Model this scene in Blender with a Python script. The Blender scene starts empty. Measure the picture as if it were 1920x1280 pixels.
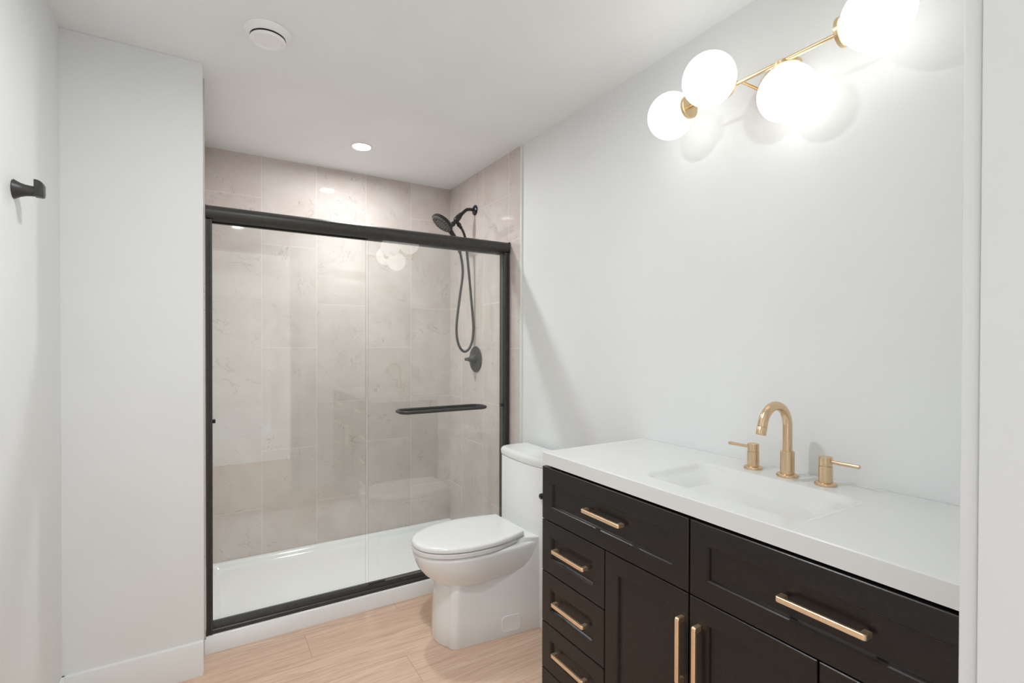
import bpy, bmesh, math
from mathutils import Vector, Matrix
PI = math.pi
scene = bpy.context.scene
COL = scene.collection

# ------------------------------------------------------------------ camera, world, exposure
W_PX = 1920.0
CAM_F, CAM_YAW, CAM_PITCH, CAM_ROLL = 938.75, .5484, -.0079, .0023
CAM_POS = Vector((-1.5257, 0.0, 1.3301))
cy_, sy_ = math.cos(CAM_YAW), math.sin(CAM_YAW)
cp_, sp_ = math.cos(CAM_PITCH), math.sin(CAM_PITCH)
fwd = Vector((sy_*cp_, cy_*cp_, sp_)); rgt0 = Vector((cy_, -sy_, 0)); up0 = rgt0.cross(fwd)
rgt = math.cos(CAM_ROLL)*rgt0 + math.sin(CAM_ROLL)*up0
upv = -math.sin(CAM_ROLL)*rgt0 + math.cos(CAM_ROLL)*up0
cam_data = bpy.data.cameras.new('camera')
cam = bpy.data.objects.new('camera', cam_data); COL.objects.link(cam)
m = Matrix.Identity(4)
for i in range(3):
    m[i][0] = rgt[i]; m[i][1] = upv[i]; m[i][2] = -fwd[i]; m[i][3] = CAM_POS[i]
cam.matrix_world = m
cam_data.sensor_fit = 'HORIZONTAL'; cam_data.sensor_width = 36.0
cam_data.lens = CAM_F*36.0/W_PX
cam_data.shift_x = -.23/W_PX; cam_data.shift_y = 13.175/W_PX
cam_data.clip_start = .01; cam_data.clip_end = 50
scene.camera = cam

world = bpy.data.worlds.new('world'); scene.world = world; world.use_nodes = True
wb = world.node_tree.nodes['Background']
wb.inputs[0].default_value = (.97, .99, 1.0, 1); wb.inputs[1].default_value = 1.25
vs = scene.view_settings
vs.view_transform = 'Standard'; vs.look = 'None'; vs.gamma = 1.0; vs.use_curve_mapping = False
vs.exposure = 0.10
GLOBE_L = 1.75            # light given off by the globe shades
ROOM_W = 26.0             # power of the recessed lamp over the room floor
SHOWER_W = 50.0           # and of the one in the shower
SPOT_DEG, SPOT_BLEND = 112, 1.0
LENS_L = 440.0             # their visible lenses

# ------------------------------------------------------------------ measures (metres)
H = 2.4527
XL, XP = -1.969, -1.536          # left wall, shower side of the partition
YP, YB, YT = 2.3636, 3.349, 2.393   # partition face, shower back tile, front edge of right tile
YF = .185                         # inside face of the front wall

# ------------------------------------------------------------------ materials
def nt_of(name):
    mt = bpy.data.materials.new(name); mt.use_nodes = True
    nt = mt.node_tree
    return mt, nt, nt.nodes['Principled BSDF']
def N(nt, kind, **kw):
    n = nt.nodes.new(kind)
    for k, v in kw.items(): setattr(n, k, v)
    return n
def MATH(nt, op, a, b=None, c=None):
    n = N(nt, 'ShaderNodeMath', operation=op)
    for i, v in enumerate((a, b, c)):
        if v is None: continue
        if isinstance(v, (int, float)): n.inputs[i].default_value = v
        else: nt.links.new(v, n.inputs[i])
    return n.outputs[0]
def MIXC(nt, f, a, b, mode='MIX'):
    n = N(nt, 'ShaderNodeMix', data_type='RGBA', blend_type=mode)
    for i, v in ((0, f), (6, a), (7, b)):
        if isinstance(v, (int, float)): n.inputs[i].default_value = v
        elif isinstance(v, tuple): n.inputs[i].default_value = (*v, 1)
        else: nt.links.new(v, n.inputs[i])
    return n.outputs[2]
def NOISE(nt, vec, scale, detail=3, rough=.5, dist=0):
    n = N(nt, 'ShaderNodeTexNoise'); n.inputs['Scale'].default_value = scale
    n.inputs['Detail'].default_value = detail; n.inputs['Roughness'].default_value = rough
    n.inputs['Distortion'].default_value = dist
    if vec is not None: nt.links.new(vec, n.inputs['Vector'])
    return n.outputs['Fac']
def RAMP(nt, f, lo, hi):
    n = N(nt, 'ShaderNodeMapRange'); n.inputs[1].default_value = lo; n.inputs[2].default_value = hi
    nt.links.new(f, n.inputs[0]); return n.outputs[0]
def BUMP(nt, p, h, strength, dist):
    b = N(nt, 'ShaderNodeBump'); b.inputs['Strength'].default_value = strength; b.inputs['Distance'].default_value = dist
    nt.links.new(h, b.inputs['Height']); nt.links.new(b.outputs[0], p.inputs['Normal'])
def simple(name, col, rough=.5, metal=0.0, spec=.5, coat=0.0, noise=0.0, nscale=30, bump=0.0, bscale=200, stretch=None):
    mt, nt, p = nt_of(name)
    geo = N(nt, 'ShaderNodeNewGeometry')
    vec = geo.outputs['Position']
    if stretch:
        mp = N(nt, 'ShaderNodeMapping'); mp.inputs['Scale'].default_value = stretch
        nt.links.new(vec, mp.inputs[0]); vec = mp.outputs[0]
    if noise:
        f = NOISE(nt, vec, nscale)
        lo = tuple(max(0, c*(1-noise)) for c in col); hi = tuple(min(1, c*(1+noise)) for c in col)
        nt.links.new(MIXC(nt, RAMP(nt, f, .3, .7), lo, hi), p.inputs['Base Color'])
    else: p.inputs['Base Color'].default_value = (*col, 1)
    p.inputs['Roughness'].default_value = rough; p.inputs['Metallic'].default_value = metal
    p.inputs['Specular IOR Level'].default_value = spec
    if coat: p.inputs['Coat Weight'].default_value = coat; p.inputs['Coat Roughness'].default_value = .03
    if bump: BUMP(nt, p, NOISE(nt, vec, bscale, 2), bump, .001)
    return mt

M = {}
M['wall'] = simple('wall_paint', (.85, .866, .862), .55, spec=.3, noise=.012, nscale=3, bump=.08, bscale=260)
M['ceiling'] = simple('ceiling_paint', (.92, .94, .945), .7, spec=.2, noise=.012, nscale=4, bump=.25, bscale=120)
M['trim'] = simple('trim_paint', (.86, .87, .865), .35, spec=.4, noise=.01, nscale=5)
M['casing'] = simple('trim_paint_dimmed', (.69, .695, .69), .4, spec=.4, noise=.01, nscale=5)  # white trim darkened to offset strong door light; shade put into the colour
M['porcelain'] = simple('porcelain', (.89, .90, .895), .08, spec=.5, noise=.008, nscale=6)
M['acrylic'] = simple('shower_pan_acrylic', (.90, .91, .905), .12, noise=.008, nscale=6)
M['seat'] = simple('seat_plastic', (.86, .865, .86), .18, noise=.008, nscale=6)
M['counter'] = simple('counter_resin', (.75, .76, .755), .16, noise=.008, nscale=4)
M['blackmetal'] = simple('black_metal', (.040, .0385, .037), .40, metal=0, spec=.5, noise=.15, nscale=60)
M['satinblack'] = simple('satin_black', (.018, .018, .017), .25, noise=.15, nscale=60)
M['hose'] = simple('hose_black', (.035, .034, .032), .45, noise=.15, nscale=200)
M['nozzle'] = simple('nozzle_grey', (.12, .12, .115), .4, noise=.2, nscale=200)
M['rubber'] = simple('rubber', (.02, .02, .02), .7, noise=.2, nscale=80)
M['espresso'] = simple('vanity_lacquer', (.0125, .0100, .0092), .31, spec=.45, noise=.25, nscale=120, bump=.12, bscale=420)
M['recess_shade'] = simple('recess_shade_black', (.004, .004, .004), .8, spec=.1, noise=.2, nscale=20)  # near-black: shade of the counter gap and toe recess put into the colour
M['copper'] = simple('brushed_copper_gold', (1.0, .73, .49), .42, metal=1, noise=.05, nscale=90, bump=.06, bscale=500)
M['champagne'] = simple('brushed_champagne', (.74, .55, .36), .27, metal=1, noise=.05, nscale=60, bump=.05, bscale=400, stretch=(1, 1, .15))
M['brass'] = simple('satin_brass', (.76, .58, .36), .28, metal=1, noise=.05, nscale=60)
M['white'] = simple('white_plastic', (.95, .95, .945), .35, noise=.01, nscale=8)
M['shadowgap'] = simple('vent_shade_grey', (.22, .22, .21), .8, noise=.1, nscale=20)  # grey with the shade of the vent opening put into it

def emissive(name, col, strength):
    mt, nt, p = nt_of(name)
    geo = N(nt, 'ShaderNodeNewGeometry')
    f = NOISE(nt, geo.outputs['Position'], 6)
    nt.links.new(MIXC(nt, f, tuple(c*.995 for c in col), col), p.inputs['Emission Color'])
    p.inputs['Base Color'].default_value = (.9, .9, .88, 1); p.inputs['Roughness'].default_value = .3
    p.inputs['Emission Strength'].default_value = strength
    return mt
M['globe'] = emissive('opal_glass_lit', (1.0, .99, .97), GLOBE_L)
M['lens'] = emissive('downlight_lens_lit', (.96, .985, 1.0), LENS_L)

def glass():
    mt = bpy.data.materials.new('clear_glass'); mt.use_nodes = True
    nt = mt.node_tree; nt.nodes.clear()
    out = N(nt, 'ShaderNodeOutputMaterial')
    tr = N(nt, 'ShaderNodeBsdfTransparent'); tr.inputs[0].default_value = (.955, .972, .962, 1)
    gl = N(nt, 'ShaderNodeBsdfGlossy'); gl.inputs['Roughness'].default_value = .0
    lw = N(nt, 'ShaderNodeLayerWeight'); lw.inputs[0].default_value = .5
    p5 = MATH(nt, 'POWER', lw.outputs['Facing'], 5.0)
    fr = MATH(nt, 'MULTIPLY_ADD', p5, .93, .068)
    mx = N(nt, 'ShaderNodeMixShader')
    nt.links.new(fr, mx.inputs[0]); nt.links.new(tr.outputs[0], mx.inputs[1]); nt.links.new(gl.outputs[0], mx.inputs[2])
    nt.links.new(mx.outputs[0], out.inputs[0])
    return mt
M['glass'] = glass()
M['glassedge'] = simple('glass_edge', (.26, .29, .28), .7, spec=.08, noise=.1, nscale=30)

def tile_mat(name, axis, u0):
    """large vertical stone-look tiles in a running bond; axis = the wall's horizontal world axis"""
    mt, nt, p = nt_of(name)
    geo = N(nt, 'ShaderNodeNewGeometry'); pos = geo.outputs['Position']
    sep = N(nt, 'ShaderNodeSeparateXYZ'); nt.links.new(pos, sep.inputs[0])
    u = MATH(nt, 'DIVIDE', MATH(nt, 'SUBTRACT', sep.outputs[axis], u0), .3113)
    k = MATH(nt, 'FLOOR', u); fu = MATH(nt, 'SUBTRACT', u, k)
    par = MATH(nt, 'MODULO', MATH(nt, 'ADD', k, 20.0), 2.0)
    off = MATH(nt, 'MULTIPLY_ADD', par, .276, .062)
    v = MATH(nt, 'DIVIDE', MATH(nt, 'SUBTRACT', sep.outputs[2], off), .623)
    r = MATH(nt, 'FLOOR', v); fv = MATH(nt, 'SUBTRACT', v, r)
    du = MATH(nt, 'MULTIPLY', MATH(nt, 'MINIMUM', fu, MATH(nt, 'SUBTRACT', 1.0, fu)), .3113)
    dv = MATH(nt, 'MULTIPLY', MATH(nt, 'MINIMUM', fv, MATH(nt, 'SUBTRACT', 1.0, fv)), .623)
    dist = MATH(nt, 'MINIMUM', du, dv)
    grout = RAMP(nt, dist, .0018, .0009)
    cid = N(nt, 'ShaderNodeCombineXYZ'); nt.links.new(k, cid.inputs[0]); nt.links.new(r, cid.inputs[1])
    cid.inputs[2].default_value = float(axis)*7.3
    wn = N(nt, 'ShaderNodeTexWhiteNoise', noise_dimensions='3D'); nt.links.new(cid.outputs[0], wn.inputs[0])
    sc = N(nt, 'ShaderNodeVectorMath', operation='SCALE'); nt.links.new(wn.outputs['Color'], sc.inputs[0]); sc.inputs[3].default_value = 30.0
    ad = N(nt, 'ShaderNodeVectorMath', operation='ADD'); nt.links.new(pos, ad.inputs[0]); nt.links.new(sc.outputs[0], ad.inputs[1])
    vec = ad.outputs[0]
    cloud = NOISE(nt, vec, 5.0, 5, .6, .4)
    base = MIXC(nt, RAMP(nt, cloud, .30, .70), TILE_A, TILE_B)
    fine = NOISE(nt, vec, 60.0, 4, .7)
    base = MIXC(nt, .14, base, MIXC(nt, fine, (.28, .24, .21), (.72, .69, .66)))
    base = MIXC(nt, MATH(nt, 'MULTIPLY', wn.outputs['Value'], .22), base, (.60, .53, .47))
    # thin broken veins
    vn = NOISE(nt, vec, 4.2, 6, .62, 1.1)
    line = RAMP(nt, MATH(nt, 'ABSOLUTE', MATH(nt, 'SUBTRACT', vn, .5)), .007, .001)
    gate = RAMP(nt, NOISE(nt, vec, 8.0, 2), .50, .60)
    vein = MATH(nt, 'MULTIPLY', MATH(nt, 'MULTIPLY', line, gate), .46)
    base = MIXC(nt, vein, base, (.20, .165, .14))
    vn2 = NOISE(nt, vec, 9.0, 5, .6, .6)
    l2 = RAMP(nt, MATH(nt, 'ABSOLUTE', MATH(nt, 'SUBTRACT', vn2, .47)), .006, .001)
    g2 = RAMP(nt, NOISE(nt, vec, 5.0, 2), .58, .68)
    base = MIXC(nt, MATH(nt, 'MULTIPLY', MATH(nt, 'MULTIPLY', l2, g2), .30), base, (.78, .74, .70))
    base = MIXC(nt, MATH(nt, 'MULTIPLY', grout, .42), base, GROUT)
    nt.links.new(base, p.inputs['Base Color'])
    nt.links.new(MATH(nt, 'MULTIPLY_ADD', grout, .5, .035), p.inputs['Roughness'])
    p.inputs['Specular IOR Level'].default_value = .6
    hgt = MATH(nt, 'SUBTRACT', MATH(nt, 'MULTIPLY', fine, .15), grout)
    BUMP(nt, p, hgt, .06, .0004)
    return mt
TILE_A, TILE_B, GROUT = (.65, .565, .52), (.76, .695, .66), (.86, .82, .77)

def floor_mat():
    mt, nt, p = nt_of('oak_plank_floor')
    geo = N(nt, 'ShaderNodeNewGeometry'); pos = geo.outputs['Position']
    sep = N(nt, 'ShaderNodeSeparateXYZ'); nt.links.new(pos, sep.inputs[0])
    v = MATH(nt, 'DIVIDE', MATH(nt, 'SUBTRACT', sep.outputs[1], 2.053), .195)
    r = MATH(nt, 'FLOOR', v); fv = MATH(nt, 'SUBTRACT', v, r)
    off = MATH(nt, 'MULTIPLY', MATH(nt, 'ADD', r, 1.0), .437)
    u = MATH(nt, 'DIVIDE', MATH(nt, 'SUBTRACT', MATH(nt, 'ADD', sep.outputs[0], .7985), off), 1.22)
    k = MATH(nt, 'FLOOR', u); fu = MATH(nt, 'SUBTRACT', u, k)
    du = MATH(nt, 'MULTIPLY', MATH(nt, 'MINIMUM', fu, MATH(nt, 'SUBTRACT', 1.0, fu)), 1.22)
    dv = MATH(nt, 'MULTIPLY', MATH(nt, 'MINIMUM', fv, MATH(nt, 'SUBTRACT', 1.0, fv)), .195)
    seam = RAMP(nt, MATH(nt, 'MINIMUM', du, dv), .0014, .0005)
    cid = N(nt, 'ShaderNodeCombineXYZ'); nt.links.new(k, cid.inputs[0]); nt.links.new(r, cid.inputs[1])
    wn = N(nt, 'ShaderNodeTexWhiteNoise', noise_dimensions='3D'); nt.links.new(cid.outputs[0], wn.inputs[0])
    sc = N(nt, 'ShaderNodeVectorMath', operation='SCALE'); nt.links.new(wn.outputs['Color'], sc.inputs[0]); sc.inputs[3].default_value = 20.0
    ad = N(nt, 'ShaderNodeVectorMath', operation='ADD'); nt.links.new(pos, ad.inputs[0]); nt.links.new(sc.outputs[0], ad.inputs[1])
    mp = N(nt, 'ShaderNodeMapping'); mp.inputs['Scale'].default_value = (1.0, 11.0, 1.0); nt.links.new(ad.outputs[0], mp.inputs[0])
    mp2 = N(nt, 'ShaderNodeMapping'); mp2.inputs['Scale'].default_value = (1.0, 30.0, 1.0); nt.links.new(ad.outputs[0], mp2.inputs[0])
    broad = NOISE(nt, mp.outputs[0], 1.6, 4, .55, .5)
    grain = NOISE(nt, mp2.outputs[0], 4.5, 6, .68, .7)
    base = MIXC(nt, RAMP(nt, broad, .32, .68), FLOOR_A, FLOOR_B)
    base = MIXC(nt, MATH(nt, 'MULTIPLY', RAMP(nt, grain, .48, .68), .72), base, FLOOR_D)
    wide = NOISE(nt, mp.outputs[0], 2.4, 5, .62, .9)
    base = MIXC(nt, MATH(nt, 'MULTIPLY', RAMP(nt, wide, .50, .66), .60), base, FLOOR_E)
    base = MIXC(nt, MATH(nt, 'MULTIPLY', wn.outputs['Value'], .35), base, FLOOR_C)
    kn = NOISE(nt, mp.outputs[0], 3.0, 2, .5, 0)
    base = MIXC(nt, MATH(nt, 'MULTIPLY', RAMP(nt, kn, .72, .80), .5), base, FLOOR_D)
    base = MIXC(nt, MATH(nt, 'MULTIPLY', seam, .5), base, (.16, .09, .06))
    nt.links.new(base, p.inputs['Base Color'])
    nt.links.new(MATH(nt, 'MULTIPLY_ADD', grain, .2, .32), p.inputs['Roughness'])
    BUMP(nt, p, MATH(nt, 'SUBTRACT', MATH(nt, 'MULTIPLY', grain, .3), seam), .15, .001)
    return mt
FLOOR_A, FLOOR_B, FLOOR_C, FLOOR_D = (.74, .52, .385), (.82, .61, .475), (.72, .465, .33), (.46, .285, .19)
FLOOR_E = (.56, .37, .26)
M['floor'] = floor_mat()
M['tile_x'] = tile_mat('stone_tile_back', 0, -1.2413)
M['tile_y'] = tile_mat('stone_tile_side', 1, 2.8345)

# ------------------------------------------------------------------ object helpers
ORG = {}                                    # world position of each object's own origin
def empty(name, loc, label, cat, group=None):
    o = bpy.data.objects.new(name, None); COL.objects.link(o)
    o.location = loc; o.empty_display_size = .05
    ORG[o.name] = Vector(loc)
    o['label'] = label; o['category'] = cat
    if group: o['group'] = group
    return o
def build(name, bm, mat, parent=None, smooth=True, angle=35, label=None, merge=True):
    """one mesh object; the geometry is given in world coordinates"""
    if merge: bmesh.ops.remove_doubles(bm, verts=bm.verts, dist=1e-5)
    bmesh.ops.recalc_face_normals(bm, faces=bm.faces)
    org = ORG[parent.name] if parent else Vector((0, 0, 0))
    for v in bm.verts: v.co -= org
    me = bpy.data.meshes.new(name)
    for f in bm.faces: f.smooth = smooth
    bm.to_mesh(me); bm.free()
    if smooth: me.set_sharp_from_angle(angle=math.radians(angle))
    mats = mat if isinstance(mat, list) else [mat]
    for x in mats: me.materials.append(x)
    o = bpy.data.objects.new(name, me); COL.objects.link(o)
    if parent: o.parent = parent
    ORG[o.name] = org
    if label: o['label'] = label
    return o
def struct(name, bm, mat, **kw):
    o = build(name, bm, mat, **kw); o['kind'] = 'structure'; return o
def box(bm, lo, hi, bevel=0.0, seg=2):
    t = bmesh.new()
    vs_ = [t.verts.new((x, y, z)) for x in (lo[0], hi[0]) for y in (lo[1], hi[1]) for z in (lo[2], hi[2])]
    for f in ((0, 1, 3, 2), (4, 6, 7, 5), (0, 4, 5, 1), (2, 3, 7, 6), (0, 2, 6, 4), (1, 5, 7, 3)):
        t.faces.new([vs_[i] for i in f])
    bmesh.ops.recalc_face_normals(t, faces=t.faces)
    if bevel: bmesh.ops.bevel(t, geom=list(t.edges), offset=bevel, segments=seg, profile=.5, affect='EDGES')
    add(bm, t)
def add(bm, t):
    me = bpy.data.meshes.new('tmp'); t.to_mesh(me); t.free(); bm.from_mesh(me); bpy.data.meshes.remove(me)
def B(lo, hi, bevel=0.0, seg=2):
    bm = bmesh.new(); box(bm, lo, hi, bevel, seg); return bm
def loft(bm, rings, close=True, cap0=True, cap1=True):
    R = [[bm.verts.new(p) for p in r] for r in rings]
    n = len(R[0])
    for a, b in zip(R, R[1:]):
        for i in range(n if close else n-1):
            j = (i+1) % n
            bm.faces.new((a[i], a[j], b[j], b[i]))
    if cap0: bm.faces.new(R[0][::-1])
    if cap1: bm.faces.new(R[-1])
def frame_of(d):
    d = Vector(d).normalized()
    a = Vector((0, 0, 1)) if abs(d.z) < .9 else Vector((0, 1, 0))
    x = a.cross(d).normalized(); return x, d.cross(x), d
def lathe(bm, origin, axis, prof, n=48):
    """prof: (radius, distance along axis); radius 0 closes to a point"""
    x, y, d = frame_of(axis); o = Vector(origin); prev = None
    for r, h in prof:
        c = o + d*h
        ring = [bm.verts.new(c)] if r < 1e-7 else [bm.verts.new(c + x*(r*math.cos(2*PI*i/n)) + y*(r*math.sin(2*PI*i/n))) for i in range(n)]
        if prev:
            for i in range(n):
                j = (i+1) % n
                if len(prev) == 1 and len(ring) == 1: break
                if len(prev) == 1: bm.faces.new((prev[0], ring[j], ring[i]))
                elif len(ring) == 1: bm.faces.new((prev[i], prev[j], ring[0]))
                else: bm.faces.new((prev[i], prev[j], ring[j], ring[i]))
        prev = ring
def L(origin, axis, prof, n=48):
    bm = bmesh.new(); lathe(bm, origin, axis, prof, n); return bm
def catmull(pts, per=10):
    P = [Vector(p) for p in pts]; P = [2*P[0]-P[1]] + P + [2*P[-1]-P[-2]]; out = []
    for i in range(1, len(P)-2):
        for s in range(per):
            t = s/per
            out.append(.5*((2*P[i]) + (P[i+1]-P[i-1])*t + (2*P[i-1]-5*P[i]+4*P[i+1]-P[i+2])*t*t + (3*P[i]-P[i-1]-3*P[i+1]+P[i+2])*t**3))
    out.append(P[-2]); return out
def tube(bm, path, rad, n=16, closed=False):
    P = [Vector(p) for p in path]; k = len(P)
    rr = rad if isinstance(rad, (list, tuple)) else [rad]*k
    T = []
    for i in range(k):
        a = P[(i-1) % k] if (closed or i > 0) else P[i]; b = P[(i+1) % k] if (closed or i < k-1) else P[i]
        T.append((b-a).normalized())
    x, y, _ = frame_of(T[0]); rings = []
    for i in range(k):
        x = (x - T[i]*x.dot(T[i])).normalized(); y = T[i].cross(x)
        rings.append([P[i] + x*(rr[i]*math.cos(2*PI*j/n)) + y*(rr[i]*math.sin(2*PI*j/n)) for j in range(n)])
    if closed: rings.append(rings[0])
    loft(bm, rings, True, not closed, not closed)
def TUBE(path, rad, n=16, closed=False):
    bm = bmesh.new(); tube(bm, path, rad, n, closed); return bm
def prism(bm, poly, axis, a, b):
    """poly in the two other axes in order, extruded along axis from a to b"""
    ix = 'xyz'.index(axis); oth = [i for i in range(3) if i != ix]
    def P(q, s):
        v = [0, 0, 0]; v[ix] = s; v[oth[0]] = q[0]; v[oth[1]] = q[1]; return v
    loft(bm, [[P(q, a) for q in poly], [P(q, b) for q in poly]])
def PRISM(poly, axis, a, b):
    bm = bmesh.new(); prism(bm, poly, axis, a, b); return bm
def sstep(a, b, x):
    t = min(1, max(0, (x-a)/(b-a))); return t*t*(3-2*t)

# ------------------------------------------------------------------ room shell
struct('floor', B((-2.1, -1.2, -.08), (.12, YB+.11, 0)), M['floor'], smooth=False)
struct('ceiling', B((-2.1, .06, H), (.12, YB+.12, H+.08)), M['ceiling'], smooth=False)
struct('wall_right', B((0, .06, 0), (.11, YB+.12, H)), M['wall'], smooth=False)
struct('wall_left', B((XL-.11, .06, 0), (XL, YP+.02, H)), M['wall'], smooth=False)
struct('wall_partition', B((XL-.11, YP, 0), (XP, YB+.12, H), .0015, 1), M['wall'], smooth=False)
struct('wall_back', B((XP-.02, YB+.011, 0), (.02, YB+.12, H)), M['wall'], smooth=False)
struct('wall_shower_back', B((XP, YB, .0), (0, YB+.012, H)), M['tile_x'], smooth=False)
struct('wall_shower_right', B((-.0105, YT, 0), (.001, YB+.001, H)), M['tile_y'], smooth=False)
struct('wall_shower_left', B((XP-.001, 2.50, .0672), (XP+.006, YB+.001, H)), M['tile_y'], smooth=False)
struct('trim_1', B((-.0125, YT-.008, 0), (.0005, YT, H), .002), M['trim'])
# front wall with the doorway the camera looks through
XJ, XJL, ZD = -.8645, -1.84, 2.14  # left side is out of view, widened to let in more fill light
bm = bmesh.new()
box(bm, (XJ+.018, YF-.12, 0), (.05, YF, H)); box(bm, (XL-.05, YF-.12, 0), (XJL-.018, YF, H)); box(bm, (XJL-.018, YF-.12, ZD+.018), (XJ+.018, YF, H))
struct('wall_front', bm, M['wall'], smooth=False, merge=False)
bm = bmesh.new()
box(bm, (XJ, YF-.125, 0), (XJ+.0175, YF-.001, ZD), .001, 1); box(bm, (XJL-.0175, YF-.125, 0), (XJL, YF-.001, ZD), .001, 1); box(bm, (XJL-.0175, YF-.125, ZD), (XJ+.0175, YF-.001, ZD+.0175), .001, 1)
struct('trim_2', bm, M['casing'], merge=False)                   # door lining
bm = bmesh.new()
box(bm, (XJ+.005, YF, 0), (XJ+.075, YF+.015, ZD+.07), .002); box(bm, (XJL-.075, YF, 0), (XJL-.005, YF+.015, ZD+.07), .002); box(bm, (XJL-.005, YF, ZD+.005), (XJ+.005, YF+.015, ZD+.07), .002)
struct('trim_3', bm, M['casing'], merge=False)                   # casing round the doorway
# baseboards
BBH = .137
def bb_profile(t): return [(0, 0), (t, 0), (t, BBH-.006), (t-.002, BBH-.002), (t-.006, BBH), (0, BBH)]
struct('baseboard_partition', PRISM([(YP-d, z) for d, z in bb_profile(.013)], 'x', XL, XP-.0025), M['trim'])
struct('baseboard_left', PRISM([(XL+d, z) for d, z in bb_profile(.013)], 'y', YF+.02, YP), M['trim'])
struct('baseboard_right', PRISM([(-d, z) for d, z in bb_profile(.013)], 'y', 1.475, YT-.009), M['trim'])

# ------------------------------------------------------------------ shower pan
def height_grid(bm, x0, x1, y0, y1, nx, ny, hf, z_low, chamfer=.003, inside=None, bm2=None):
    c = chamfer
    X = [x0+c+(x1-x0-2*c)*i/nx for i in range(nx+1)]; Y = [y0+c+(y1-y0-2*c)*j/ny for j in range(ny+1)]
    V = [[bm.verts.new((x, y, hf(x, y))) for y in Y] for x in X]
    for i in range(nx):
        for j in range(ny):
            q = (V[i][j], V[i+1][j], V[i+1][j+1], V[i][j+1])
            if inside and inside((X[i]+X[i+1])/2, (Y[j]+Y[j+1])/2): 
                bm2.faces.new([bm2.verts.new(v.co) for v in q])
            else: bm.faces.new(q)
    per = [V[i][0] for i in range(nx)] + [V[nx][j] for j in range(ny)] + [V[i][ny] for i in range(nx, 0, -1)] + [V[0][j] for j in range(ny, 0, -1)]
    def outv(v, z):
        x, y = v.co.x, v.co.y
        if abs(x-X[0]) < 1e-6: x = x0
        if abs(x-X[-1]) < 1e-6: x = x1
        if abs(y-Y[0]) < 1e-6: y = y0
        if abs(y-Y[-1]) < 1e-6: y = y1
        return bm.verts.new((x, y, z))
    r1 = [outv(v, v.co.z-c) for v in per]; r2 = [outv(v, z_low) for v in per]
    n = len(per)
    for i in range(n):
        j = (i+1) % n
        bm.faces.new((per[i], per[j], r1[j], r1[i])); bm.faces.new((r1[i], r1[j], r2[j], r2[i]))
    bm.faces.new(r2)
PX0, PX1, PY0, PY1 = XP+.001, -.0115, 2.500, YB-.001
def pan_h(x, y):
    dx = min(x-(PX0+.035), (PX1-.035)-x); dback = (PY1-.028)-y; dfront = y-2.590
    side = 1-sstep(0, .035, min(dx, dback)); front = 1-sstep(0, .030, dfront)
    h = .026
    d = math.hypot(x+.22, y-2.93); h += .012*min(1, d/.8)
    return h + max(side*(.066-h), front*(.075-h))
bm = bmesh.new(); height_grid(bm, PX0, PX1, PY0, PY1, 150, 130, pan_h, 0.0, .004)
pan = empty('shower_pan', (-.77, 2.93, 0), 'low white shower base with raised front curb inside the tiled alcove', 'shower base')
build('pan_body', bm, M['acrylic'], pan, angle=50)
build('drain', L((-.22, 2.93, .0302), (0, 0, 1), [(0, 0), (.05, 0), (.052, .002), (.045, .004), (0, .004)], 40), M['blackmetal'], pan)

# ------------------------------------------------------------------ shower enclosure
enc = empty('shower_enclosure', (-.77, 2.53, .075), 'black framed sliding glass shower screen standing on the white shower curb', 'shower screen')
EX0, EX1 = XP+.0075, -.0150
hp = [(2.572, 1.918), (2.572, 1.858), (2.556, 1.858), (2.556, 1.872), (2.528, 1.872), (2.528, 1.862)]
hp += [(2.522, 1.862)]
for i in range(13):
    a = PI/2*1.9*(i/12) - PI*.47
    hp.append((2.524-.033*math.cos(a), 1.895+.031*math.sin(a)))
hp += [(2.535, 1.926), (2.560, 1.924)]
build('header_rail', PRISM(hp, 'x', EX0+.002, EX1-.004), M['blackmetal'], enc, angle=30)
bm = bmesh.new(); box(bm, (EX0, 2.4985, 1.864), (EX0+.0025, 2.574, 1.924), .0008, 1); build('end_cap', bm, M['satinblack'], enc)
bm = bmesh.new(); box(bm, (EX1-.0045, 2.4985, 1.862), (EX1, 2.574, 1.926), .0008, 1); build('end_cap', bm, M['satinblack'], enc)
def jamb(x0, x1, s):
    bm = bmesh.new()
    w = x1-x0
    prof = [(x0, 2.505), (x0+w*.30, 2.505), (x0+w*.34, 2.509), (x0+w*.55, 2.509), (x0+w*.60, 2.505), (x1, 2.507), (x1, 2.566), (x0, 2.566)]
    if s < 0: prof = [(x0+x1-a, b) for a, b in prof][::-1]
    prism(bm, prof, 'z', .0755, 1.864)
    build('side_jamb', bm, M['blackmetal'], enc)
jamb(EX0, -1.5035, 1); jamb(-.0455, EX1, -1)
tp = [(2.512, .0752), (2.512, .090), (2.516, .094), (2.520, .094), (2.521, .112), (2.523, .115), (2.541, .115), (2.541, .104), (2.545, .104), (2.545, .112), (2.562, .112), (2.565, .109), (2.565, .0752)]
build('bottom_track', PRISM(tp, 'x', -1.5033, -.0460), M['blackmetal'], enc)
def pane(name, x0, x1, y0, y1, z0, z1):
    bm = B((x0, y0, z0), (x1, y1, z1), .0006, 1)
    bm.faces.ensure_lookup_table()
    for f in bm.faces:
        if abs(f.normal.x) > .9 or abs(f.normal.z) > .9: f.material_index = 1
    return build(name, bm, [M['glass'], M['glassedge']], enc, smooth=False)
pf = pane('glass_panel', -.831, -.049, 2.5270, 2.5330, .1158, 1.870)
pane('glass_panel', -1.5015, -.8345, 2.5490, 2.5550, .1128, 1.870)
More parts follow.
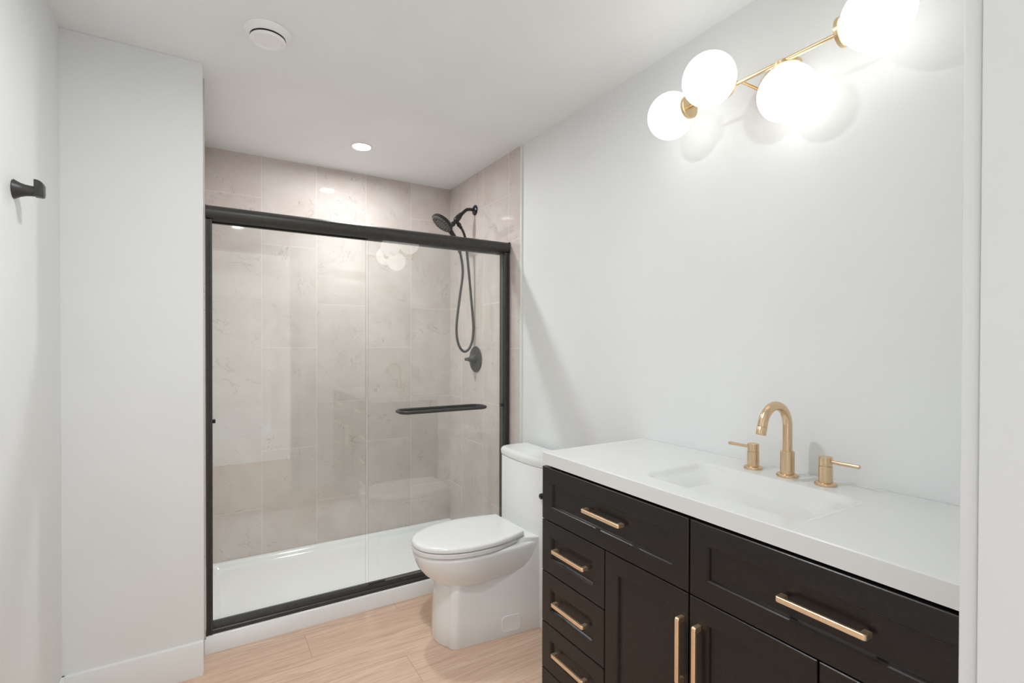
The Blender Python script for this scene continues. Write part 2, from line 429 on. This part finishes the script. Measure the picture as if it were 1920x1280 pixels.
# racetrack towel bar through the outer glass
def racetrack(x0, x1, y0, y1, z, r):
    pts = []
    for cx, cy, a0 in ((x1-r, y1-r, 0), (x0+r, y1-r, 90), (x0+r, y0+r, 180), (x1-r, y0+r, 270)):
        for i in range(9):
            a = math.radians(a0+90*i/8); pts.append((cx+r*math.cos(a), cy+r*math.sin(a), z))
    return pts
build('towel_bar', TUBE(racetrack(-.672, -.175, 2.468, 2.592, .978, .045), .0088, 14, True), M['blackmetal'], pf)
build('guide_block', B((-.829, 2.5225, .1152), (-.745, 2.5268, .1225), .001, 1), M['satinblack'], pf)
build('bumper', B((-1.5034, 2.520, .986), (-1.492, 2.532, 1.002), .002), M['rubber'], enc)
build('bumper', B((-.060, 2.512, .970), (-.0472, 2.5265, .987), .002), M['rubber'], enc)

# ------------------------------------------------------------------ hand shower
YS = 2.95
sh = empty('hand_shower', (-.0105, YS, 2.2145), 'black round hand shower docked on its wall arm with a looped hose', 'shower head')
def sp(x, z, dy=0): return (x, YS+dy, z)
build('wall_flange', L((-.0107, YS, 2.2145), (-1, 0, 0), [(0, 0), (.033, 0), (.034, .004), (.030, .009), (.020, .013), (.014, .016), (0, .016)]), M['satinblack'], sh)
arm = catmull([sp(-.014, 2.2145), sp(-.045, 2.2148), sp(-.072, 2.209), sp(-.092, 2.193), sp(-.117, 2.168)], 8)
build('shower_arm', TUBE(arm, .0105, 18), M['satinblack'], sh)
ax = Vector((-.63, 0, -.776)).normalized()
o0 = Vector(sp(-.112, 2.176))
build('bracket', L(o0, ax, [(0, 0), (.013, 0), (.0145, .004), (.0145, .016), (.0175, .020), (.019, .028), (.019, .060), (.016, .066), (.012, .070), (.012, .080), (.015, .086), (.016, .096), (.013, .106), (0, .108)], 32), M['satinblack'], sh)
hc = Vector(sp(-.2445, 2.1005)); hn = Vector((-.61, 0, -.79)).normalized()
head = build('spray_head', L(hc - hn*.016, hn, [(0, -.012), (.03, -.010), (.055, -.003), (.072, .006), (.076, .014), (.076, .021), (.073, .025), (.069, .026), (0, .026)], 56), M['satinblack'], sh)
build('face_plate', L(hc + hn*.0102, hn, [(0, 0), (.0685, 0), (.0685, .0012), (.064, .003), (.05, .0036), (.048, .0024), (.036, .0024), (.034, .0044), (0, .0046)], 56), M['nozzle'], head)
bm = bmesh.new()
fx, fy, _ = frame_of(hn)
for ring, cnt in ((.057, 24), (.042, 16), (.024, 9), (.010, 4)):
    for i in range(cnt):
        a = 2*PI*i/cnt
        lathe(bm, hc + hn*.0125 + fx*(ring*math.cos(a)) + fy*(ring*math.sin(a)), hn, [(.0035, 0), (.003, .0035), (.0015, .0045), (0, .0045)], 8)
build('nozzles', bm, M['satinblack'], head)['kind'] = 'stuff'
hd = [sp(-.205, 2.078), sp(-.184, 2.050), sp(-.165, 2.026), sp(-.148, 1.998), sp(-.131, 1.960), sp(-.121, 1.925)]
hpth = catmull(hd, 6)
build('handle', TUBE(hpth, [.017-.0055*i/(len(hpth)-1) for i in range(len(hpth))], 20), M['satinblack'], sh)
hs = catmull([sp(-.121, 1.927), sp(-.112, 1.890), sp(-.102, 1.825), sp(-.104, 1.76), sp(-.123, 1.630), sp(-.143, 1.475), sp(-.143, 1.385), sp(-.124, 1.316), sp(-.090, 1.284),
              sp(-.055, 1.302), sp(-.031, 1.355), sp(-.0235, 1.42), sp(-.026, 1.49), sp(-.0534, 1.769), sp(-.070, 1.92), sp(-.081, 2.010), sp(-.1003, 2.066), sp(-.128, 2.104)], 10)
build('hose', TUBE(hs, .0082, 14), M['hose'], sh)
d2 = (Vector(sp(-.112, 2.085)) - Vector(sp(-.135, 2.112))).normalized()
build('hose_connector', L(Vector(sp(-.146, 2.124)), d2, [(0, 0), (.012, 0), (.012, .018), (.0145, .020), (.0145, .034), (.011, .038), (.0105, .052), (0, .052)], 24), M['satinblack'], sh)

# shower valve
sv = empty('shower_valve', (-.0105, 2.937, 1.2336), 'black round shower mixer plate with cone shaped handle on the tiled wall', 'shower valve')
build('escutcheon', L((-.0107, 2.937, 1.2336), (-1, 0, 0), [(0, 0), (.085, 0), (.0855, .003), (.083, .007), (.060, .0095), (0, .011)], 64), M['blackmetal'], sv)
build('valve_handle', L((-.021, 2.937, 1.2336), (-1, 0, 0), [(0, 0), (.034, 0), (.033, .008), (.029, .018), (.022, .029), (.015, .041), (.0105, .051), (.0092, .058), (.0094, .067), (.008, .0695), (0, .070)], 40), M['blackmetal'], sv)
build('stop_lever', B((-.050, 2.931, 1.190), (-.0305, 2.943, 1.2136), .003), M['blackmetal'], sv)

# ------------------------------------------------------------------ toilet
TY = 2.103
to = empty('toilet', (-.40, TY, 0), 'white skirted one piece toilet with closed lid between vanity and shower', 'toilet')
def egg(xf, hw, xb, hwb, xm, z, nf=28, nb=10, pw=1.0):
    pts = []
    for i in range(nb):
        s = i/nb; x = xb+(xm-xb)*s
        pts.append((x, TY-(hwb+(hw-hwb)*math.sin(PI/2*s)**pw), z))
    for i in range(nf+1):
        a = PI*i/nf
        ca, sa = math.cos(a), math.sin(a)
        e = .92
        pts.append((xm-(xm-xf)*abs(sa)**e, TY-hw*math.copysign(abs(ca)**e, ca), z))
    for i in range(nb, 0, -1):
        s = (i-1)/nb; x = xb+(xm-xb)*s
        pts.append((x, TY+(hwb+(hw-hwb)*math.sin(PI/2*s)**pw), z))
    return pts
rings = [egg(-.56, .09, -.185, .120, -.42, .235)]
for z, xf, hw, hwb in ((.248, -.605, .112, .135), (.262, -.640, .132, .143), (.280, -.668, .148, .150), (.305, -.696, .161, .155), (.335, -.719, .171, .158), (.365, -.734, .177, .160), (.392, -.742, .180, .161), (.402, -.742, .180, .161), (.4085, -.737, .175, .158), (.410, -.730, .168, .154)):
    rings.append(egg(xf, hw, -.185, hwb, -.47, z))
bm = bmesh.new(); loft(bm, rings)
# skirt
def skirt(z, xf, hf, hb, rc=.040, bow=.028, xb=-.185):
    pts = [(xb, TY-hb, z)]
    n = 8
    def corner(sgn):
        out = []
        yc = hf-rc; xc = xf+bow+rc
        for i in range(n+1):
            a = PI/2*i/n
            out.append((xc-rc*math.sin(a), TY+sgn*(yc+rc*math.cos(a)), z))
        return out
    pts += [(xb+(xf+bow+rc-xb)*k/6, TY-(hb+(hf-hb)*k/6), z) for k in range(1, 6)]
    c1 = corner(-1); pts += c1
    yc = hf-rc
    for i in range(1, 12):
        t = -1+2*i/12
        pts.append((xf+bow*(abs(t)**2.2), TY+yc*t, z))
    c2 = corner(1)[::-1]; pts += c2
    pts += [(xb+(xf+bow+rc-xb)*k/6, TY+(hb+(hf-hb)*k/6), z) for k in range(5, 0, -1)]
    pts.append((xb, TY+hb, z))
    return pts
loft(bm, [skirt(0.0, -.651, .130, .174), skirt(.004, -.653, .132, .176), skirt(.10, -.648, .128, .174), skirt(.20, -.642, .124, .172), skirt(.26, -.640, .121, .171), skirt(.33, -.60, .110, .171, .035), skirt(.425, -.42, .105, .170, .03)])
# deck behind the seat
loft(bm, [egg(-.34, .150, -.185, .170, -.27, .395, 12, 5), egg(-.335, .146, -.185, .170, -.265, .4265, 12, 5), egg(-.328, .140, -.185, .166, -.262, .430, 12, 5)])
build('bowl', bm, M['porcelain'], to, angle=60, merge=False)
# tank: bowed front, square back
def tank_ring(z, g=0.0, hw=.213, xb=-.022, rc=.045):
    pts = []; hw += g
    xf = lambda y: -.207-g + .022*(y/hw)**2
    n = 8; ye = hw-rc; xc = xf(ye)+rc
    pts.append((xb+g*.3, TY-hw, z)); pts.append((xc, TY-hw, z))
    for i in range(1, n):
        a = PI/2*i/n; pts.append((xc-rc*math.sin(a), TY-ye-rc*math.cos(a), z))
    for i in range(17):
        y = -ye+2*ye*i/16; pts.append((xf(y), TY+y, z))
    for i in range(n-1, 0, -1):
        a = PI/2*i/n; pts.append((xc-rc*math.sin(a), TY+ye+rc*math.cos(a), z))
    pts.append((xc, TY+hw, z)); pts.append((xb+g*.3, TY+hw, z))
    return pts
bm = bmesh.new(); loft(bm, [tank_ring(0.0, -.002), tank_ring(.004), tank_ring(.748), tank_ring(.751, -.002)])
tank = build('tank', bm, M['porcelain'], to, angle=50)
bm = bmesh.new(); loft(bm, [tank_ring(.7512, -.004), tank_ring(.7545, -.004), tank_ring(.7555, .002), tank_ring(.776, .004), tank_ring(.785, .001), tank_ring(.791, -.005), tank_ring(.794, -.014), tank_ring(.7945, -.03)])
build('tank_lid', bm, M['porcelain'], to, angle=50)
build('flush_lever', L((-.196, TY-.2005, .628), (-1, 0, 0), [(0, 0), (.0130, 0), (.0138, .004), (.0138, .009), (.0115, .0135), (.006, .0155), (0, .016)], 24), M['satinblack'], tank, label='black flush knob')
# seat ring and lid
def seat_ring(z, g, xb): return egg(-.748+g, .183-g, xb+g*.4, .138-g*.3, -.475, z)
bm = bmesh.new(); loft(bm, [seat_ring(.4105, .020, -.300), seat_ring(.4130, .018, -.300), seat_ring(.4135, .004, -.300), seat_ring(.4150, .001, -.300), seat_ring(.4300, .0005, -.300), seat_ring(.4320, .004, -.300), seat_ring(.4322, .020, -.300)])
build('seat', bm, M['seat'], to, angle=50)
bm = bmesh.new(); loft(bm, [seat_ring(.4330, .022, -.262), seat_ring(.4358, .020, -.262), seat_ring(.4362, .004, -.262), seat_ring(.4380, .001, -.258), seat_ring(.4480, .0005, -.258), seat_ring(.4545, .004, -.259), seat_ring(.4580, .012, -.262), seat_ring(.4592, .03, -.27), seat_ring(.4598, .08, -.29)])
lid = build('seat_lid', bm, M['seat'], to, angle=50)
for s in (-1, 1):
    build('hinge', B((-.285, TY+s*.082-.02, .4302), (-.250, TY+s*.082+.02, .4354), .002), M['seat'], lid)
# bolt cover: raised outline on the skirt
cp = bmesh.new()
def skirt_y(x): return TY-(.174+(.129-.174)*((x+.185)/(-.583+.185)))
def cap_pt(u, w, o):
    x = -.338+u; y = skirt_y(x) - o; return (x, y, .058+w)
def rr_loop(hx, hz, r, o, n=6):
    out = []
    for cx, cz, a0 in ((hx-r, hz-r, 0), (-hx+r, hz-r, 90), (-hx+r, -hz+r, 180), (hx-r, -hz+r, 270)):
        for i in range(n+1):
            a = math.radians(a0+90*i/n); out.append(cap_pt(cx+r*math.cos(a), cz+r*math.sin(a), o))
    return out
loft(cp, [rr_loop(.047, .037, .017, -.004), rr_loop(.047, .037, .017, .0015), rr_loop(.045, .035, .016, .0028), rr_loop(.042, .032, .014, .0022)])
build('bolt_cover', cp, M['porcelain'], to, angle=40)

# ------------------------------------------------------------------ vanity
VY0, VY1, VC = .195, 1.4635, .829
va = empty('vanity_cabinet', (-.25, VC, 0), 'black shaker vanity cabinet with copper gold pulls under the white countertop', 'vanity cabinet')
bm = bmesh.new()
def open_box(x0, x1, y0, y1, z0, z1, t, zf):
    q = lambda i, z: [(x0+i, y0+i, z), (x1-i, y0+i, z), (x1-i, y1-i, z), (x0+i, y1-i, z)]
    b = bmesh.new(); loft(b, [q(0, z0), q(0, z1), q(t, z1), q(t, zf)]); return b
build('body', open_box(-.4815, -.003, VY0, VY1, .075, .893, .018, .093), M['espresso'], va, smooth=False)
tr_ = open_box(-.470, -.010, VY0+.002, VY1-.002, .8932, .9045, .028, .8932)
bmesh.ops.delete(tr_, geom=[f for f in tr_.faces if len(f.verts) == 4 and abs(f.normal.z) > .9 and f.calc_area() > .2], context='FACES')
build('top_rail', tr_, M['recess_shade'], va, smooth=False)
build('toe_kick', B((-.42, VY0+.01, 0), (-.01, VY1-.01, .0748)), M['recess_shade'], va, smooth=False)
XFR = -.5030
def front(name, y0, y1, z0, z1, rail=.050, plain=False):
    def ring(i, d): return [(XFR+d, y, z) for y, z in ((y0+i, z0+i), (y1-i, z0+i), (y1-i, z1-i), (y0+i, z1-i))]
    rs = [ring(0, .0208), ring(0, .0018), ring(.0018, 0)]
    if not plain: rs += [ring(rail, 0), ring(rail+.0022, .0028), ring(rail+.0040, .0030), ring(rail+.0064, .0085), ring(rail+.0075, .0090)]
    bm = bmesh.new(); loft(bm, rs)
    return build(name, bm, M['espresso'], va, smooth=False)
def pull(parent, y, z, vertical=False, ln=.168):
    """bar pull: one bent bar with two legs, along y or z"""
    h, ro, ri, lg, th = .0245, .0065, .003, .0135, .0085
    a = ln/2; out = []
    out += [(-a, 0)]
    for i in range(7): t = PI/2*i/6; out.append((-a+ro-ro*math.cos(t), h-ro+ro*math.sin(t)))
    for i in range(7): t = PI/2*i/6; out.append((a-ro+ro*math.sin(t), h-ro+ro*math.cos(t)))
    out += [(a, 0), (a-lg, 0)]
    for i in range(4): t = PI/2*i/3; out.append((a-lg-ri+ri*math.cos(t), h-th-ri+ri*math.sin(t)))
    for i in range(4): t = PI/2*i/3; out.append((-a+lg+ri-ri*math.sin(t), h-th-ri+ri*math.cos(t)))
    out += [(-a+lg, 0)]
    w = .0058; c = .0012
    def P(s, d, e):
        return (XFR-d, y+e, z+s) if vertical else (XFR-d, y+s, z+e)
    # shrink the outline a touch at the two faces for a soft arris
    cen = [(s, d) for s, d in out]
    def inset(q, k):
        n = len(q); res = []
        for i in range(n):
            p0, p1, p2 = Vector(q[i-1]), Vector(q[i]), Vector(q[(i+1) % n])
            e1, e2 = (p1-p0), (p2-p1)
            n1 = Vector((e1.y, -e1.x)); n2 = Vector((e2.y, -e2.x))
            nn = (n1.normalized()+n2.normalized())
            if nn.length < 1e-6: nn = n1
            nn.normalize(); res.append(tuple(p1+nn*k))
        return res
    ins = inset(cen, c)
    bm = bmesh.new()
    loft(bm, [[P(s, max(d, 0), -w) for s, d in ins], [P(s, d, -w+c) for s, d in cen], [P(s, d, w-c) for s, d in cen], [P(s, max(d, 0), w) for s, d in ins]])
    return build('handle', bm, M['copper'], parent, angle=30)
ZT0, ZT1 = .7135, .8985
f = front('drawer', VC+.0025, VY1+.0015, ZT0, ZT1); pull(f, 1.139, .8115)
f = front('drawer', VY0-.0015, VC-.0025, ZT0, ZT1); pull(f, .511, .8085)
rows = [(.5305, .7105), (.3505, .5275), (.1845, .3475)]
for z0, z1 in rows:
    f = front('drawer', 1.1395, VY1+.0015, z0, z1); pull(f, 1.297, (z0+z1)/2+.005)
    f = front('drawer', VY0-.0015, .5185, z0, z1); pull(f, .357, (z0+z1)/2+.005)
f = front('door', VC+.0025, 1.1355, .1845, .7105, .051); pull(f, .8465, .566, True)
f = front('door', .5225, VC-.0025, .1845, .7105, .051); pull(f, .7965, .566, True)
front('apron', VY0-.0015, VY1+.0015, .0755, .1815, plain=True)

# countertop with moulded basin
CX0, CX1, CY0, CY1, CZ0, CZ1 = -.5005, -.0015, .1915, 1.4665, .9060, .9490
BX, BY, BHX, BHY, BR = -.287, .826, .146, .243, .055
def bsdf(x, y):
    qx, qy = abs(x-BX)-BHX+BR, abs(y-BY)-BHY+BR
    return math.hypot(max(qx, 0), max(qy, 0)) + min(max(qx, qy), 0) - BR
def top_h(x, y):
    s = -bsdf(x, y)
    if s <= 0: return CZ1
    return CZ1 - .013*sstep(0, .030, s) - .072*sstep(.006, .12, BHX-abs(x-BX))*sstep(.006, .17, BHY-abs(y-BY))
ct = empty('countertop', (-.25, VC, CZ0), 'white countertop with moulded rectangular basin on the black vanity', 'countertop')
bm = bmesh.new(); bm2 = bmesh.new()
height_grid(bm, CX0, CX1, CY0, CY1, 110, 272, top_h, CZ0, .0025, lambda x, y: bsdf(x, y) < -.001, bm2)
build('slab', bm, M['counter'], ct, angle=40)
basin = build('sink_basin', bm2, M['counter'], ct, angle=60)
build('drain', L((BX, BY, top_h(BX, BY)), (0, 0, 1), [(0, 0), (.030, 0), (.031, .002), (.026, .003), (.024, .006), (.010, .008), (0, .008)], 36), M['champagne'], basin)

# faucet
FX, FZ = -.083, CZ1
fa = empty('faucet', (FX, .8235, FZ), 'champagne gold widespread faucet with gooseneck spout and two lever handles behind the basin', 'faucet')
def base_prof(r, h, fl): return [(0, .0002), (fl, .0002), (fl+.0005, .003), (fl-.001, .007), (fl-.004, .0085), (r, .009), (r, h-.001), (r-.001, h), (0, h)]
build('spout_base', L((FX, .8235, FZ), (0, 0, 1), base_prof(.0188, .0735, .029), 40), M['champagne'], fa)
R_ = .062
path = [Vector((FX, .8235, FZ+.070)), Vector((FX, .8235, FZ+.11)), Vector((FX, .8235, FZ+.140))]
zc = FZ+.1465
a1 = math.radians(163)
for i in range(25):
    a = a1*i/24; path.append(Vector((FX-R_+R_*math.cos(a), .8235, zc+R_*math.sin(a))))
tdir = Vector((-math.sin(a1), 0, math.cos(a1)))
path.append(path[-1]+tdir*.012)
spt = build('spout', TUBE(path, .0128, 28), M['champagne'], fa)
build('aerator', L(path[-1]+tdir*.0006, tdir, [(0, 0), (.0128, 0), (.0133, .0008), (.0133, .0195), (.0125, .0205), (.010, .0205), (.009, .015), (0, .015)], 32), M['champagne'], spt)
for y, s in ((.9300, 1), (.7180, -1)):
    h = build('handle', L((FX, y, FZ), (0, 0, 1), base_prof(.0172, .0520, .0268), 40), M['champagne'], fa)
    build('handle_cap', L((FX, y, FZ), (0, 0, 1), [(0, .0523), (.0150, .0523), (.0150, .0532), (.0165, .0540), (.0165, .0765), (.0155, .0775), (0, .0775)], 40), M['champagne'], h)
    lz = FZ+.0655
    build('lever', TUBE([(FX, y+s*.012, lz), (FX, y+s*.03, lz), (FX, y+s*.080, lz), (FX, y+s*.0835, lz), (FX, y+s*.0845, lz)], [.0046, .0046, .0052, .0050, .0035], 18), M['champagne'], h)

# ------------------------------------------------------------------ vanity light
LX, LZ, GR = -.141, 2.128, .078
vl = empty('vanity_light', (0, .89, LZ), 'brass wall light with four glowing white globes above the vanity', 'wall light')
build('backplate', L((-.0003, .8975, LZ), (-1, 0, 0), [(0, 0), (.068, 0), (.069, .002), (.069, .019), (.067, .021), (0, .021)], 56), M['brass'], vl)
for y in (.850, .940):
    build('arm', TUBE([(-.019, y, LZ), (-.08, y, LZ), (LX, y, LZ)], .0045, 14), M['brass'], vl)
build('bar', TUBE([(LX, .662, LZ), (LX, .9, LZ), (LX, 1.126, LZ)], .0058, 18), M['brass'], vl)
def sphere(c, r, nu=48, nv=28):
    return L((c[0], c[1], c[2]), (0, 0, 1), [(0, -r)] + [(r*math.cos(-PI/2+PI*i/nv), r*math.sin(-PI/2+PI*i/nv)) for i in range(1, nv)] + [(0, r)], nu)
gl_ = [((LX, 1.209, LZ), (0, 1, 0)), ((-.224, .990, LZ+.006), (-1, 0, 0)), ((-.112, .815, 2.048), (0, 0, -1)), ((LX, .578, LZ), (0, -1, 0))]
for c, ax in gl_:
    g = build('globe_shade', sphere(c, GR), M['globe'], vl, angle=180)
    c = Vector(c); a = Vector(ax)
    build('globe_cap', L(c - a*(GR+.006), a, [(0, 0), (.036, 0), (.038, .0015), (.038, .011), (.0365, .0125), (0, .0125)], 40), M['brass'], g)

# ------------------------------------------------------------------ recessed lights
def downlight(x, y, label, watts):
    d = empty('recessed_downlight', (x, y, H), label, 'ceiling light', 'round recessed ceiling lights')
    build('trim_ring', L((x, y, H), (0, 0, -1), [(.046, -.0005), (.060, -.0005), (.061, .0015), (.058, .004), (.049, .006), (.046, .003)] , 56), M['white'], d)
    build('lens', L((x, y, H), (0, 0, -1), [(0, .0002), (.0455, .0002), (.0455, .0022), (0, .0028)], 48), M['lens'], d)
    ld = bpy.data.lights.new('downlight_lamp', 'SPOT'); ld.energy = watts; ld.color = (.96, .985, 1.0)
    ld.spot_size = math.radians(SPOT_DEG); ld.spot_blend = SPOT_BLEND; ld.shadow_soft_size = .042
    lo = bpy.data.objects.new('downlight_lamp', ld); COL.objects.link(lo); lo.parent = d; lo.location = (0, 0, -.008)
downlight(-.7714, 2.8775, 'round recessed ceiling light shining inside the tiled shower alcove', SHOWER_W)
downlight(-1.271, 1.269, 'round recessed ceiling light over the middle of the open floor', ROOM_W)

# ------------------------------------------------------------------ ceiling vent
VX, VY = -1.3335, 2.008
ev = empty('ceiling_vent', (VX, VY, H), 'round white air vent on the ceiling beside the partition wall', 'vent')
build('outer_ring', L((VX, VY, H), (0, 0, -1), [(.056, 0), (.0785, 0), (.0795, .003), (.0775, .008), (.0625, .020), (.0595, .021), (.0565, .018), (.055, .001)], 64), M['white'], ev)
build('vent_shade_disc', L((VX, VY, H), (0, 0, -1), [(0, .0004), (.0545, .0004), (.0545, .001), (0, .001)], 48), M['shadowgap'], ev)  # flat disc closing the vent, its colour stands for the duct's shade
build('valve_disc', L((VX, VY, H), (0, 0, -1), [(0, .0012), (.012, .0012), (.012, .020), (.050, .022), (.0580, .026), (.0592, .031), (.057, .0355), (.052, .037), (.047, .035), (.0445, .031), (.042, .0305), (0, .030)], 64), M['white'], ev)

# ------------------------------------------------------------------ robe hook
HX, HY, HZ = XL, 1.8577, 1.7468
rh = empty('robe_hook', (HX, HY, HZ), 'small dark robe hook with flared round base on the white wall', 'hook')
build('flared_base', L((HX+.0003, HY, HZ), (1, 0, 0), [(0, 0), (.0255, 0), (.026, .002), (.0235, .006), (.019, .014), (.0155, .024), (.0140, .036), (.0140, .050), (0, .050)], 40), M['blackmetal'], rh)
hkp = [(HX+.043, HZ-.0142), (HX+.058, HZ-.0150), (HX+.062, HZ-.0130), (HX+.063, HZ-.006), (HX+.063, HZ+.018), (HX+.060, HZ+.025), (HX+.054, HZ+.029), (HX+.048, HZ+.031), (HX+.043, HZ+.031)]
bm = PRISM(hkp, 'y', HY-.0135, HY+.0135)
bmesh.ops.recalc_face_normals(bm, faces=bm.faces)
bmesh.ops.bevel(bm, geom=list(bm.edges), offset=.0012, segments=2, profile=.5, affect='EDGES')
build('hook_plate', bm, M['blackmetal'], rh)
